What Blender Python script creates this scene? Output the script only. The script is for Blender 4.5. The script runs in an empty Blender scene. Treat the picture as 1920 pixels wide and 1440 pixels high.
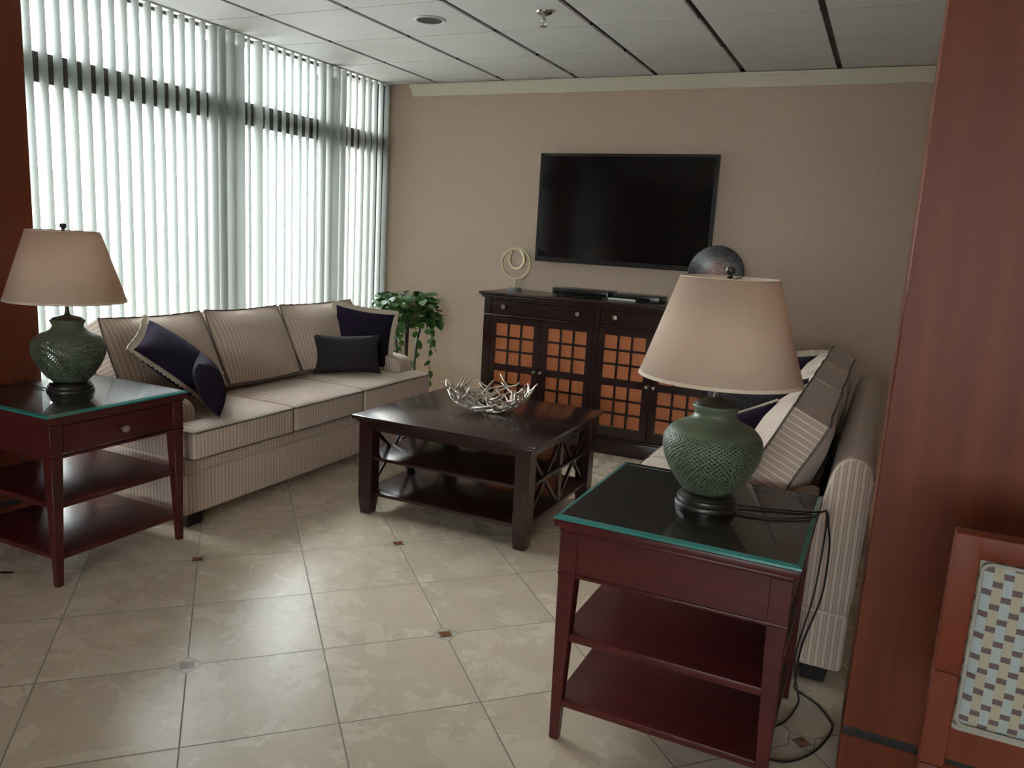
import bpy, bmesh, math, random
from mathutils import Vector, Matrix, noise

C = bpy.context.scene.collection
PI = math.pi
R = math.radians
random.seed(7)

# ------------------------------------------------------------------ materials
class NT:
    def __init__(self, name):
        self.m = bpy.data.materials.new(name)
        self.m.use_nodes = True
        self.t = self.m.node_tree
        self.b = self.t.nodes['Principled BSDF']
        self.out = self.t.nodes['Material Output']
    def n(self, typ, **kw):
        nd = self.t.nodes.new(typ)
        for k, v in kw.items():
            setattr(nd, k, v)
        return nd
    def put(self, sock, v):
        if hasattr(v, 'is_output') or isinstance(v, bpy.types.NodeSocket):
            self.t.links.new(v, sock)
        else:
            sock.default_value = v
    def math(self, op, a, b=None, c=None, clamp=False):
        nd = self.n('ShaderNodeMath', operation=op, use_clamp=clamp)
        self.put(nd.inputs[0], a)
        if b is not None: self.put(nd.inputs[1], b)
        if c is not None: self.put(nd.inputs[2], c)
        return nd.outputs[0]
    def mix(self, f, a, b, blend='MIX'):
        nd = self.n('ShaderNodeMix', data_type='RGBA', blend_type=blend)
        self.put(nd.inputs[0], f)
        self.put(nd.inputs[6], a if not isinstance(a, tuple) else (*a[:3], 1))
        self.put(nd.inputs[7], b if not isinstance(b, tuple) else (*b[:3], 1))
        return nd.outputs[2]
    def noise(self, vec, scale, detail=4, rough=.55, dist=0):
        nd = self.n('ShaderNodeTexNoise')
        if vec is not None: self.t.links.new(vec, nd.inputs['Vector'])
        nd.inputs['Scale'].default_value = scale
        nd.inputs['Detail'].default_value = detail
        nd.inputs['Roughness'].default_value = rough
        nd.inputs['Distortion'].default_value = dist
        return nd.outputs[0]
    def ramp(self, f, stops):
        nd = self.n('ShaderNodeValToRGB')
        cr = nd.color_ramp
        while len(cr.elements) < len(stops): cr.elements.new(.5)
        for e, (p, c) in zip(cr.elements, stops):
            e.position = p
            e.color = (*c[:3], 1) if isinstance(c, tuple) else (c, c, c, 1)
        self.t.links.new(f, nd.inputs[0])
        return nd.outputs[0]
    def mapping(self, vec, scale=(1, 1, 1), rot=(0, 0, 0)):
        nd = self.n('ShaderNodeMapping')
        nd.inputs['Scale'].default_value = scale
        nd.inputs['Rotation'].default_value = rot
        self.t.links.new(vec, nd.inputs[0])
        return nd.outputs[0]
    def obj(self): return self.n('ShaderNodeTexCoord').outputs['Object']
    def uv(self): return self.n('ShaderNodeTexCoord').outputs['UV']
    def sep(self, v):
        nd = self.n('ShaderNodeSeparateXYZ'); self.t.links.new(v, nd.inputs[0])
        return nd.outputs
    def bump(self, h, strength=.2, dist=.01):
        nd = self.n('ShaderNodeBump')
        nd.inputs['Strength'].default_value = strength
        nd.inputs['Distance'].default_value = dist
        self.t.links.new(h, nd.inputs['Height'])
        self.t.links.new(nd.outputs[0], self.b.inputs['Normal'])
    def set(self, **kw):
        for k, v in kw.items():
            k = {'color': 'Base Color', 'rough': 'Roughness', 'metal': 'Metallic', 'coat': 'Coat Weight',
                 'coatr': 'Coat Roughness', 'spec': 'Specular IOR Level', 'trans': 'Transmission Weight',
                 'ior': 'IOR', 'sheen': 'Sheen Weight'}[k]
            if isinstance(v, tuple) and len(v) == 3: v = (*v, 1)
            self.put(self.b.inputs[k], v)
        return self.m

def plain(name, col, rough=.5, metal=0, **kw):
    return NT(name).set(color=col, rough=rough, metal=metal, **kw)

def wood(name, dark, light, rough=.3, axis='Z', coat=.3, scale=1.0, spec=.5):
    q = NT(name)
    s = {'Z': (14, 14, .9), 'X': (.9, 14, 14), 'Y': (14, .9, 14)}[axis]
    v = q.mapping(q.obj(), tuple(a * scale for a in s))
    n1 = q.noise(v, 1.6, 6, .6, .6)
    n2 = q.noise(q.obj(), 2.2, 3, .5)
    f = q.math('ADD', q.math('MULTIPLY', n1, .7), q.math('MULTIPLY', n2, .3))
    col = q.ramp(f, [(.32, dark), (.68, light)])
    q.bump(n1, .03, .002)
    return q.set(color=col, rough=rough, coat=coat, coatr=.15, spec=spec)

M = {}
M['espresso'] = wood('espresso_wood', (.016, .006, .006), (.034, .012, .011), .22, 'Y', .2)
M['mahogany'] = wood('mahogany_wood', (.047, .0085, .0088), (.089, .0160, .0155), .34, 'X', 0, spec=.25)
M['cherry'] = wood('cherry_panel_wood', (.108, .023, .012), (.172, .041, .019), .45, 'Z', 0, .6, spec=.22)
M['chairwood'] = wood('chair_wood', (.105, .021, .010), (.150, .032, .015), .5, 'Z', 0, spec=.2)
M['black'] = plain('black_metal', (.012, .012, .013), .45)
M['black_gloss'] = plain('black_plastic', (.009, .009, .010), .28)
M['bronze'] = plain('dark_bronze', (.045, .038, .032), .38, .5)
M['knob'] = plain('pewter_knob', (.42, .37, .31), .32, .9)
M['silver'] = plain('antler_silver', (.60, .53, .46), .40, .85)
M['gold'] = plain('gold_ring', (.72, .60, .40), .35, .45)
M['marble'] = plain('grey_marble', (.30, .30, .30), .4)
M['white'] = plain('white_plastic', (.75, .75, .74), .4)
M['chrome'] = plain('chrome', (.55, .52, .48), .22, 1.0)
M['baffle_shadow'] = plain('black_baffle_vase_shadow', (.010, .009, .008), .7)  # downlight baffle black; also paints the shade inside the pierced vases
M['moulding'] = plain('moulding_paint', (.74, .69, .57), .45)
M['frame'] = plain('window_frame_bronze', (.06, .052, .045), .5)
M['plant_pot'] = plain('clay_pot', (.42, .34, .25), .6)
M['leaf'] = None
M['plinth'] = plain('black_plinth', (.010, .007, .007), .5)
M['cord'] = plain('black_cord', (.010, .010, .010), .5)
M['cream_trim'] = plain('cream_trim', (.55, .47, .37), .9)
M['strip'] = plain('black_inlay', (.008, .008, .010), .4)

q = NT('leaf_green'); n = q.noise(q.obj(), 9, 2)
q.set(color=q.ramp(n, [(.35, (.018, .06, .012)), (.65, (.075, .21, .03))]), rough=.45)
M['leaf'] = q.m

# wallpaper
q = NT('wallpaper'); v = q.obj()
n1 = q.noise(v, 38, 5, .7); n2 = q.noise(v, 420, 2, .5); 
f = q.math('ADD', q.math('MULTIPLY', n1, .7), q.math('MULTIPLY', n2, .3))
q.set(color=q.ramp(f, [(.3, (.50, .375, .29)), (.7, (.59, .445, .352))]), rough=.72)
q.bump(n2, .08, .002); M['wallpaper'] = q.m

# ceiling tile
q = NT('ceiling_tile'); v = q.obj()
n1 = q.noise(v, 160, 3, .6); n2 = q.noise(v, 3, 2, .5)
q.set(color=q.ramp(q.math('ADD', q.math('MULTIPLY', n1, .5), q.math('MULTIPLY', n2, .5)), [(.35, (.68, .68, .66)), (.65, (.76, .76, .74))]), rough=.85)
q.bump(n1, .12, .002); M['ceiling'] = q.m
M['reveal'] = plain('ceiling_grid_recess', (.03, .028, .028), .6)
M['thinreveal'] = plain('ceiling_joint', (.16, .155, .15), .7)

# floor tile: diagonal grid, diamond inset at every other crossing
TS = .4249
q = NT('floor_tile'); v = q.obj()
X, Y, Z = q.sep(v)
ox, oy = -1.8575, 1.6535
dx = q.math('SUBTRACT', X, ox); dy = q.math('SUBTRACT', Y, oy)
ISQ = 1 / math.sqrt(2)
u = q.math('MULTIPLY', q.math('ADD', dx, dy), ISQ)
w = q.math('MULTIPLY', q.math('SUBTRACT', dy, dx), ISQ)
def dist(c, per):   # distance to the nearest multiple of per
    return q.math('ABSOLUTE', q.math('SUBTRACT', q.math('PINGPONG', q.math('ADD', c, per * 40), per / 1), 0)) if False else q.math('PINGPONG', q.math('ADD', c, per * 40), per / 2)
du, dw = dist(u, TS), dist(w, TS)
Du, Dw = dist(u, 2 * TS), dist(w, 2 * TS)
gr = q.math('LESS_THAN', q.math('MINIMUM', du, dw), .0022)
dsum = q.math('ADD', Du, Dw)
dmax = q.math('MAXIMUM', Du, Dw)
indiam = q.math('LESS_THAN', dsum, .050)
insq = q.math('LESS_THAN', dmax, .0195)
edged = q.math('LESS_THAN', q.math('ABSOLUTE', q.math('SUBTRACT', dsum, .050)), .0022)
edges = q.math('LESS_THAN', q.math('ABSOLUTE', q.math('SUBTRACT', dmax, .0205)), .0016)
# per tile tone
wn = q.n('ShaderNodeTexWhiteNoise', noise_dimensions='2D')
cb = q.n('ShaderNodeCombineXYZ')
q.put(cb.inputs[0], q.math('FLOOR', q.math('DIVIDE', q.math('ADD', u, TS * 40), TS)))
q.put(cb.inputs[1], q.math('FLOOR', q.math('DIVIDE', q.math('ADD', w, TS * 40), TS)))
q.put(wn.inputs[0], cb.outputs[0])
off = q.n('ShaderNodeVectorMath', operation='MULTIPLY_ADD')
q.put(off.inputs[0], wn.outputs[1]); off.inputs[1].default_value = (9, 9, 9); q.put(off.inputs[2], v)
n1 = q.noise(off.outputs[0], 5.0, 8, .68, .45)
n2 = q.noise(off.outputs[0], 19, 6, .72, .9)
base = q.ramp(n1, [(.28, (.62, .505, .375)), (.48, (.665, .555, .43)), (.72, (.70, .60, .48))])
vein = q.ramp(n2, [(.29, 1.0), (.45, 0.0)])
base = q.mix(q.math('MULTIPLY', vein, .34), base, (.45, .33, .22))
tone = q.math('ADD', .95, q.math('MULTIPLY', wn.outputs[0], .09))
hs = q.n('ShaderNodeVectorMath', operation='SCALE'); q.put(hs.inputs[0], base); q.put(hs.inputs[3], tone)
col = q.mix(gr, hs.outputs[0], (.235, .205, .165))
col = q.mix(indiam, col, (.55, .50, .42))
col = q.mix(edged, col, (.25, .22, .18))
col = q.mix(q.math('MULTIPLY', indiam, edges), col, (.22, .19, .155))
col = q.mix(insq, col, (.20, .075, .03))
groove = q.math('MAXIMUM', q.math('MULTIPLY', gr, q.math('SUBTRACT', 1, indiam)), edged)
rough = q.math('ADD', q.math('ADD', .20, q.math('MULTIPLY', n1, .14)), q.math('MULTIPLY', groove, .35))
q.set(color=col, rough=rough, spec=.5)
hgt = q.math('SUBTRACT', q.math('MULTIPLY', n2, .12), groove)
q.bump(hgt, .25, .003)
M['floor'] = q.m

# striped sofa fabric; UV x is metres across the stripes
q = NT('striped_fabric')
U, V_, _ = q.sep(q.uv())
p = q.math('FRACT', q.math('DIVIDE', q.math('ADD', U, 20), .022))
a = q.ramp(p, [(0, (.27, .20, .165)), (.13, (.53, .385, .30)), (.36, (.54, .395, .31)), (.455, (.21, .15, .125)), (.54, (.65, .53, .45)), (.90, (.63, .51, .43)), (1, (.27, .20, .165))])
weave = q.noise(q.mapping(q.obj(), (1, 1, 1)), 620, 2, .6)
a = q.mix(q.math('MULTIPLY', weave, .22), a, (.42, .335, .28))
q.bump(weave, .25, .002)
q.set(color=a, rough=.9, sheen=.15); M['stripe'] = q.m
M['piping'] = plain('sofa_piping', (.13, .105, .09), .85)

# navy cushions
q = NT('navy_fabric'); n = q.noise(q.obj(), 500, 2)
q.set(color=q.ramp(n, [(.3, (.013, .009, .020)), (.7, (.022, .015, .032))]), rough=.95, spec=.1); q.bump(n, .2, .001); M['navy'] = q.m
q = NT('dotted_dark_fabric'); U, V_, _ = q.sep(q.uv())
cu = q.math('SUBTRACT', q.math('FRACT', q.math('DIVIDE', q.math('ADD', U, 5), .024)), .5)
cv = q.math('SUBTRACT', q.math('FRACT', q.math('ADD', q.math('DIVIDE', q.math('ADD', V_, 5), .024), q.math('MULTIPLY', .5, q.math('FLOOR', q.math('DIVIDE', q.math('ADD', U, 5), .024))))), .5)
rr = q.math('ADD', q.math('MULTIPLY', cu, cu), q.math('MULTIPLY', cv, cv))
dot = q.math('LESS_THAN', rr, .018)
q.set(color=q.mix(dot, (.012, .008, .012), (.075, .05, .05)), rough=.85, sheen=0.0); M['dotted'] = q.m

# chair weave
q = NT('woven_chair_fabric'); U, V_, _ = q.sep(q.uv())
cu = q.math('DIVIDE', q.math('ADD', U, 4), .0158)
ci = q.math('FLOOR', cu); cf = q.math('FRACT', cu)
odd = q.math('MODULO', ci, 2)
vv = q.math('FRACT', q.math('ADD', q.math('DIVIDE', q.math('ADD', V_, 4), .043), q.math('ADD', q.math('MULTIPLY', odd, .5), q.math('MULTIPLY', ci, .10))))
pur = q.math('GREATER_THAN', vv, .74)
bulge = q.math('ABSOLUTE', q.math('SUBTRACT', cf, .5))
blk = q.mix(odd, (.33, .375, .375), (.36, .32, .235))
dn = q.math('GREATER_THAN', bulge, .455)
col = q.mix(q.math('MULTIPLY', dn, .35), blk, (.30, .27, .23))
col = q.mix(pur, col, (.105, .065, .075))
wn2 = q.noise(q.obj(), 420, 2)
col = q.mix(q.math('MULTIPLY', wn2, .15), col, (.2, .17, .15))
q.bump(q.math('SUBTRACT', wn2, bulge), .12, .002)
q.set(color=col, rough=.85); M['weave'] = q.m
M['welt'] = plain('chair_welt', (.31, .29, .25), .85)

# lamp shade fabric: thin linen that lets some light through
q = NT('linen_shade'); n = q.noise(q.mapping(q.obj(), (1, 1, 1)), 260, 3, .6)
col = q.ramp(n, [(.3, (.80, .63, .50)), (.7, (.87, .71, .575))])
q.set(color=col, rough=.85)
tr = q.n('ShaderNodeBsdfTranslucent'); q.put(tr.inputs[0], (.80, .60, .45, 1))
mx = q.n('ShaderNodeMixShader'); mx.inputs[0].default_value = .5
q.t.links.new(q.b.outputs[0], mx.inputs[1]); q.t.links.new(tr.outputs[0], mx.inputs[2]); q.t.links.new(mx.outputs[0], q.out.inputs[0])
M['shade'] = q.m
M['shade_trim'] = plain('shade_trim', (.62, .50, .39), .85)

q = NT('green_ceramic'); n = q.noise(q.obj(), 14, 4)
q.set(color=q.ramp(n, [(.3, (.066, .085, .050)), (.7, (.112, .136, .088))]), rough=.42, spec=.4); q.bump(n, .05, .002); M['green'] = q.m

# vertical blind vane: translucent vinyl
q = NT('blind_vinyl')
q.set(color=(.25, .258, .24), rough=.6)
tr = q.n('ShaderNodeBsdfTranslucent'); q.put(tr.inputs[0], (.245, .26, .24, 1))
mx = q.n('ShaderNodeMixShader'); mx.inputs[0].default_value = .42
q.t.links.new(q.b.outputs[0], mx.inputs[1]); q.t.links.new(tr.outputs[0], mx.inputs[2]); q.t.links.new(mx.outputs[0], q.out.inputs[0])
M['vane'] = q.m

# glass
def thin_glass(name, tint, fixed=None):
    q = NT(name)
    tp = q.n('ShaderNodeBsdfTransparent'); q.put(tp.inputs[0], (*tint, 1))
    gl = q.n('ShaderNodeBsdfGlossy'); gl.inputs['Roughness'].default_value = .02
    fr = q.n('ShaderNodeFresnel'); fr.inputs[0].default_value = 1.45
    mx = q.n('ShaderNodeMixShader')
    if fixed is None: q.t.links.new(fr.outputs[0], mx.inputs[0])
    else: mx.inputs[0].default_value = fixed
    q.t.links.new(tp.outputs[0], mx.inputs[1]); q.t.links.new(gl.outputs[0], mx.inputs[2]); q.t.links.new(mx.outputs[0], q.out.inputs[0])
    if fixed is None:
        g2 = q.n('ShaderNodeBsdfGlossy'); g2.inputs['Roughness'].default_value = .33
        m2 = q.n('ShaderNodeMixShader'); m2.inputs[0].default_value = .14
        q.t.links.new(mx.outputs[0], m2.inputs[1]); q.t.links.new(g2.outputs[0], m2.inputs[2]); q.t.links.new(m2.outputs[0], q.out.inputs[0])
    return q.m
M['pane'] = thin_glass('window_glass', (.96, .99, .98), .04)
M['table_glass'] = thin_glass('table_glass', (.62, .86, .80))
q = NT('glass_edge'); q.set(color=(.03, .20, .18), rough=.12, spec=.8); M['glass_edge'] = q.m
M['tv_screen'] = NT('tv_screen').set(color=(.006, .005, .006), rough=.10, spec=.35)
q = NT('copper_paper'); n = q.noise(q.obj(), 5, 3); n2 = q.noise(q.obj(), 240, 2)
q.set(color=q.ramp(q.math('ADD', q.math('MULTIPLY', n, .6), q.math('MULTIPLY', n2, .4)), [(.3, (.47, .135, .045)), (.7, (.60, .20, .075))]), rough=.5); M['copper'] = q.m
# mosaic plate
q = NT('mosaic_plate'); vo = q.n('ShaderNodeTexVoronoi'); vo.inputs['Scale'].default_value = 130
q.put(vo.inputs['Vector'], q.obj())
X, Y, Z = q.sep(q.obj())
rad = q.math('SQRT', q.math('ADD', q.math('MULTIPLY', X, X), q.math('MULTIPLY', Z, Z)))
rim = q.ramp(rad, [(.05, (.30, .13, .12)), (.09, (.16, .14, .135)), (.125, (.035, .035, .036)), (.16, (.018, .018, .019))])
sp = q.ramp(vo.outputs['Color'], [(.45, 0.0), (.8, 1.0)])
col = q.mix(q.math('MULTIPLY', sp, q.ramp(rad, [(.06, .6), (.15, .12)])), rim, (.55, .50, .48))
q.set(color=col, rough=.3); M['mosaic'] = q.m
M['pavement'] = plain('pavement', (.45, .45, .44), .9)
M['plaster'] = plain('painted_plaster', (.45, .39, .31), .8)

# ------------------------------------------------------------------ mesh helpers
class MB:
    """collects shapes and links them as one mesh object"""
    def __init__(self):
        self.bm = bmesh.new(); self.mats = []; self.cur = 0
        self.uvl = None
    def use(self, mat):
        if mat not in self.mats: self.mats.append(mat)
        self.cur = self.mats.index(mat); return self
    def _mark(self, faces):
        for f in faces:
            f.material_index = self.cur; f.smooth = True
    def add(self, verts, faces):
        vs = [self.bm.verts.new(v) for v in verts]
        fs = []
        for f in faces:
            try: fs.append(self.bm.faces.new([vs[i] for i in f]))
            except ValueError: pass
        self._mark(fs); return vs, fs
    def box(self, a, b, bev=0, seg=2, mtx=None):
        x0, y0, z0 = a; x1, y1, z1 = b
        vs, fs = self.add([(x0, y0, z0), (x1, y0, z0), (x1, y1, z0), (x0, y1, z0), (x0, y0, z1), (x1, y0, z1), (x1, y1, z1), (x0, y1, z1)],
                          [(0, 3, 2, 1), (4, 5, 6, 7), (0, 1, 5, 4), (1, 2, 6, 5), (2, 3, 7, 6), (3, 0, 4, 7)])
        return self._fin(vs, fs, bev, seg, mtx)
    def hexa(self, bot, top, bev=0, seg=2, mtx=None):
        vs, fs = self.add(list(bot) + list(top), [(0, 3, 2, 1), (4, 5, 6, 7), (0, 1, 5, 4), (1, 2, 6, 5), (2, 3, 7, 6), (3, 0, 4, 7)])
        return self._fin(vs, fs, bev, seg, mtx)
    def _fin(self, vs, fs, bev, seg, mtx):
        if mtx is not None:
            for v in vs: v.co = mtx @ v.co
        if bev > 0:
            ed = {e for f in fs for e in f.edges}
            r = bmesh.ops.bevel(self.bm, geom=list(ed), offset=bev, segments=seg, profile=.5, affect='EDGES', clamp_overlap=True)
            self._mark(r['faces'])
        return self
    def prism(self, outline, axis, a, b, bev=0, seg=2, mtx=None):
        """outline of 2-D points extruded along axis from a to b"""
        def P(p, t):
            return {'X': (t, p[0], p[1]), 'Y': (p[0], t, p[1]), 'Z': (p[0], p[1], t)}[axis]
        n = len(outline)
        vs, fs = self.add([P(p, a) for p in outline] + [P(p, b) for p in outline],
                          [tuple(range(n))[::-1], tuple(range(n, 2 * n))] + [(i, (i + 1) % n, n + (i + 1) % n, n + i) for i in range(n)])
        bmesh.ops.recalc_face_normals(self.bm, faces=fs)
        return self._fin(vs, fs, bev, seg, mtx)
    def lathe(self, prof, n=32, center=(0, 0, 0), caps=True, mtx=None):
        cx, cy, cz = center; rings = []; allv = []
        for r, z in prof:
            ring = [self.bm.verts.new((cx + r * math.cos(2 * PI * i / n), cy + r * math.sin(2 * PI * i / n), cz + z)) for i in range(n)]
            rings.append(ring); allv += ring
        fs = []
        for A, B in zip(rings, rings[1:]):
            for i in range(n):
                fs.append(self.bm.faces.new((A[i], A[(i + 1) % n], B[(i + 1) % n], B[i])))
        if caps:
            fs.append(self.bm.faces.new(rings[0][::-1])); fs.append(self.bm.faces.new(rings[-1]))
        self._mark(fs)
        if mtx is not None:
            for v in allv: v.co = mtx @ v.co
        return self
    def tube(self, pts, r, n=8, closed=False, caps=True):
        pts = [Vector(p) for p in pts]; N = len(pts); rings = []
        rad = r if isinstance(r, (list, tuple)) else [r] * N
        up = None
        for i, p in enumerate(pts):
            if closed: t = (pts[(i + 1) % N] - pts[i - 1])
            else: t = pts[min(i + 1, N - 1)] - pts[max(i - 1, 0)]
            t.normalize()
            if up is None:
                up = Vector((0, 0, 1)) if abs(t.z) < .9 else Vector((1, 0, 0))
            s = t.cross(up)
            if s.length < 1e-4: s = t.orthogonal()
            s.normalize(); up = s.cross(t).normalized()
            rings.append([self.bm.verts.new(p + (s * math.cos(2 * PI * k / n) + up * math.sin(2 * PI * k / n)) * rad[i]) for k in range(n)])
        fs = []
        for i in range(N if closed else N - 1):
            A, B = rings[i], rings[(i + 1) % N]
            for k in range(n):
                fs.append(self.bm.faces.new((A[k], A[(k + 1) % n], B[(k + 1) % n], B[k])))
        if not closed and caps:
            fs.append(self.bm.faces.new(rings[0][::-1])); fs.append(self.bm.faces.new(rings[-1]))
        self._mark(fs); return self
    def sphere(self, c, r, n=14, sc=(1, 1, 1)):
        prof = []
        m = n // 2
        for i in range(1, m):
            a = -PI / 2 + PI * i / m
            prof.append((r * math.cos(a) * sc[0], r * math.sin(a) * sc[2]))
        return self.lathe(prof, n, c)
    def stripe_uv(self, fn):
        """fn(face, loop_co) -> (u, v)"""
        self.bm.normal_update()
        l = self.bm.loops.layers.uv.verify()
        for f in self.bm.faces:
            for lp in f.loops: lp[l].uv = fn(f, lp.vert.co)
        return self
    def build(self, name, mat=None, parent=None, sharp=38, weld=False, recalc=True):
        if weld: bmesh.ops.remove_doubles(self.bm, verts=self.bm.verts, dist=1e-5)
        if recalc: bmesh.ops.recalc_face_normals(self.bm, faces=self.bm.faces)
        me = bpy.data.meshes.new(name)
        self.bm.to_mesh(me); self.bm.free()
        for m in (self.mats or [mat]): me.materials.append(m)
        if sharp: me.set_sharp_from_angle(angle=R(sharp))
        o = bpy.data.objects.new(name, me); C.objects.link(o)
        if parent is not None: o.parent = parent
        return o

def tag(o, label, cat, group=None, kind=None):
    if label: o['label'] = label
    if cat: o['category'] = cat
    if group: o['group'] = group
    if kind: o['kind'] = kind
    return o
def thing(name, label, cat, loc=(0, 0, 0), rz=0, group=None):
    o = bpy.data.objects.new(name, None); C.objects.link(o)
    o.empty_display_size = .1
    o.location = loc; o.rotation_euler = (0, 0, rz)
    return tag(o, label, cat, group)
def struct(o):
    o['kind'] = 'structure'; return o
def copy_tree(o, parent=None):
    c = o.copy(); C.objects.link(c)
    if parent is not None: c.parent = parent
    for ch in list(o.children): copy_tree(ch, c)
    return c

# ------------------------------------------------------------------ room
H = 2.51; XB = -3.70; XW = -3.95; YB = 5.40; XR = 4.0; YF = -4.5
struct(MB().box((XW - .05, YF, -.06), (XR, YB + .1, 0)).build('floor', M['floor']))
struct(MB().box((XW - .2, YB, 0), (XR, YB + .1, H + .1)).build('wall_back', M['wallpaper']))
struct(MB().box((XR, YF, 0), (XR + .1, YB + .1, H + .1)).build('wall_right', M['plaster']))
# ceiling: slab with dark recesses between the panels
cb_ = MB()
cb_.use(M['reveal']).box((XW - .05, YF, H + .012), (XR, YB, H + .08))
gx = [-3.262 + .566 * k for k in range(-2, 14)]
gy = [5.375 - .15 - .573 * k for k in range(0, 18)]
gy = [YB - .004] + [5.262 - .5815 * k for k in range(0, 18)]
def wmain(x): return .011
for x0, x1 in zip(gx, gx[1:]):
    a, b = max(x0 + .0165, XW), min(x1 - .0165, XR)
    if b <= a: continue
    for y1, y0 in zip(gy, gy[1:]):
        if y1 < YF: continue
        cb_.use(M['ceiling']).box((a, max(y0 + .0028, YF), H), (b, y1 - .0028, H + .0125))
for yv in gy[1:]:
    if yv > YF: cb_.use(M['reveal']).box((XW, yv - .0035, H + .002), (XR, yv + .0035, H + .0122))
struct(cb_.build('ceiling'))
# crown moulding on the back wall
prof = [(YB, 2.425), (YB - .012, 2.425), (YB - .016, 2.438), (YB - .035, 2.452), (YB - .05, 2.478), (YB - .07, 2.492), (YB - .07, 2.5045), (YB, 2.5045)]
struct(MB().prism(prof, 'X', -3.50, XR - .002).build('trim_1', M['moulding']))
# window wall
wl = MB()
wl.box((XW - .05, YF, 0), (XW + .03, 1.45, H + .1))
struct(wl.build('wall_left', M['cherry']))
win = MB()
wx0, wx1 = -3.86, -3.765
def fr(y0, y1, z0, z1, x0=wx0, x1=wx1): win.box((x0, y0, z0), (x1, y1, z1), .004, 1)
fr(1.45, 1.55, 0, H); fr(5.28, YB, 0, H); fr(1.55, 5.28, 0, .10); fr(1.55, 5.28, H - .02, H)
fr(1.55, 5.28, 1.995, 2.135, -3.85, -3.757)
fr(3.66, 3.80, .10, H - .06, -3.855, -3.760); fr(4.64, 4.75, .10, H - .06, -3.85, -3.762)
win_o = struct(win.build('window_1', M['frame']))
for (y0, y1) in ((1.55, 3.66), (3.8, 4.64), (4.75, 5.28)):
    for (z0, z1) in ((.1, 1.995), (2.135, H - .06)):
        MB().box((-3.813, y0, z0), (-3.809, y1, z1)).build('glass_pane', M['pane'], win_o)
# front wall behind the viewer ; its unseen glazed opening is added as front fill light
fw = MB()
fw.box((XW, YF - .1, 0), (-1.2, YF, H + .1)); fw.box((1.8, YF - .1, 0), (XR, YF, H + .1)); fw.box((-1.2, YF - .1, 2.3), (1.8, YF, H + .1)); fw.box((-1.2, YF - .1, 0), (1.8, YF, .9))
struct(fw.build('wall_front', M['plaster']))
w2 = MB()
for x in (-1.2, -.22, .76, 1.74): w2.box((x, YF - .08, .9), (x + .06, YF - .02, 2.3))
w2.box((-1.2, YF - .08, .9), (1.8, YF - .02, .96)); w2.box((-1.2, YF - .08, 2.24), (1.8, YF - .02, 2.3))
w2o = struct(w2.build('added_fill_window', M['frame']))
for x in (-1.14, -.16, .82): MB().box((x, YF - .052, .96), (x + .92, YF - .048, 2.24)).build('glass_pane', M['pane'], w2o)
# pavement outside
struct(tag(MB().box((-40, -40, -.2), (40, 40, -.1)).build('ground', M['pavement']), None, None))

# wood clad pillars
def pillar(x0, x1, y0, y1, name, label):
    p = MB()
    p.use(M['cherry']).box((x0, y0, .150), (x1, y1, H - .001), .003, 1)
    p.use(M['strip']).box((x0 + .004, y0 + .004, .126), (x1 - .004, y1 - .004, .150))
    p.use(M['cherry']).box((x0, y0, 0), (x1, y1, .126), .003, 1)
    o = p.build(name); o['kind'] = 'structure'; o['label'] = label
    return o
pillar(.0425, 1.15, 2.15, 2.52, 'wood_pillar', 'orange brown wood clad pillar with thin black inlay behind woven chair')
pillar(-3.64, -3.325, 1.1, 2.2, 'wood_pillar', 'dark red wood clad pillar behind the lamp beside the window')

# ------------------------------------------------------------------ vertical blinds
def vane_mesh(seed):
    rnd = random.Random(seed)
    b = MB(); n = 8; wv = .089; z0, z1 = .03, H - .011
    rows = [z0, .5, 1.0, 1.5, 2.0, z1]
    ph = rnd.uniform(0, 6.28)
    def pt(k, zz, off):
        u = (k / n - .5); s = u * wv
        c = .011 * (1 - 4 * u * u) + .0015 * math.sin(zz * 2 + ph)
        return (s, c + off, zz)
    vs = []
    for zz in rows:
        vs += [pt(k, zz, 0) for k in range(n + 1)]
    fs = []
    for r in range(len(rows) - 1):
        for k in range(n):
            a = r * (n + 1) + k; fs.append((a, a + 1, a + n + 2, a + n + 1))
    b.add(vs, fs)
    o = b.build('vane', M['vane'], recalc=False)
    me = o.data
    C.objects.unlink(o); bpy.data.objects.remove(o)
    return me
vane_meshes = [vane_mesh(s) for s in range(4)]
def cover(y):
    """share of the pitch that the vanes cover, seen from the room"""
    if y < 2.28: return .55
    if y < 3.52: return .67
    if y < 3.62: return .95
    if y < 3.80: return 1.1
    if y < 3.89: return .35
    if y < 3.96: return 1.1
    if y < 4.50: return .50
    if y < 4.80: return 1.1
    if y < 4.98: return .50
    return .86
def blind(label, y0, y1, pitch):
    t = thing('vertical_blind', label, 'blind', (XB, (y0 + y1) / 2, H), 0, 'vertical blinds along the window')
    hr = MB().box((XB - .03, y0, H - .010), (XB + .015, y1, H - .001), .002, 1).build('headrail', M['white'])
    hr.parent = t; hr.matrix_parent_inverse = Matrix.Translation(-Vector(t.location))
    n = round((y1 - y0 - .06) / pitch); p = (y1 - y0 - .06) / n
    for k in range(n + 1):
        y = y0 + .03 + k * p
        va = math.atan2(y, XB)                      # direction the room looks at this vane
        proj = p * abs(math.cos(va))
        s = min(.95, cover(y) * proj / .089)
        s = min(.97, max(.06, s + random.uniform(-.03, .03)))
        ang = va + math.asin(s)
        o = bpy.data.objects.new('vane', random.choice(vane_meshes)); C.objects.link(o)
        o.parent = t; o.location = (0, y - t.location.y, -H); o.rotation_euler = (0, 0, ang)
    return t
blind('cream vertical blind on the window beside the dark red pillar and behind the sofa', 1.62, 3.60, .0725)
blind('cream vertical blind on the window nearest the beige wall and the plant', 3.60, 5.36, .0765)

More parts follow.
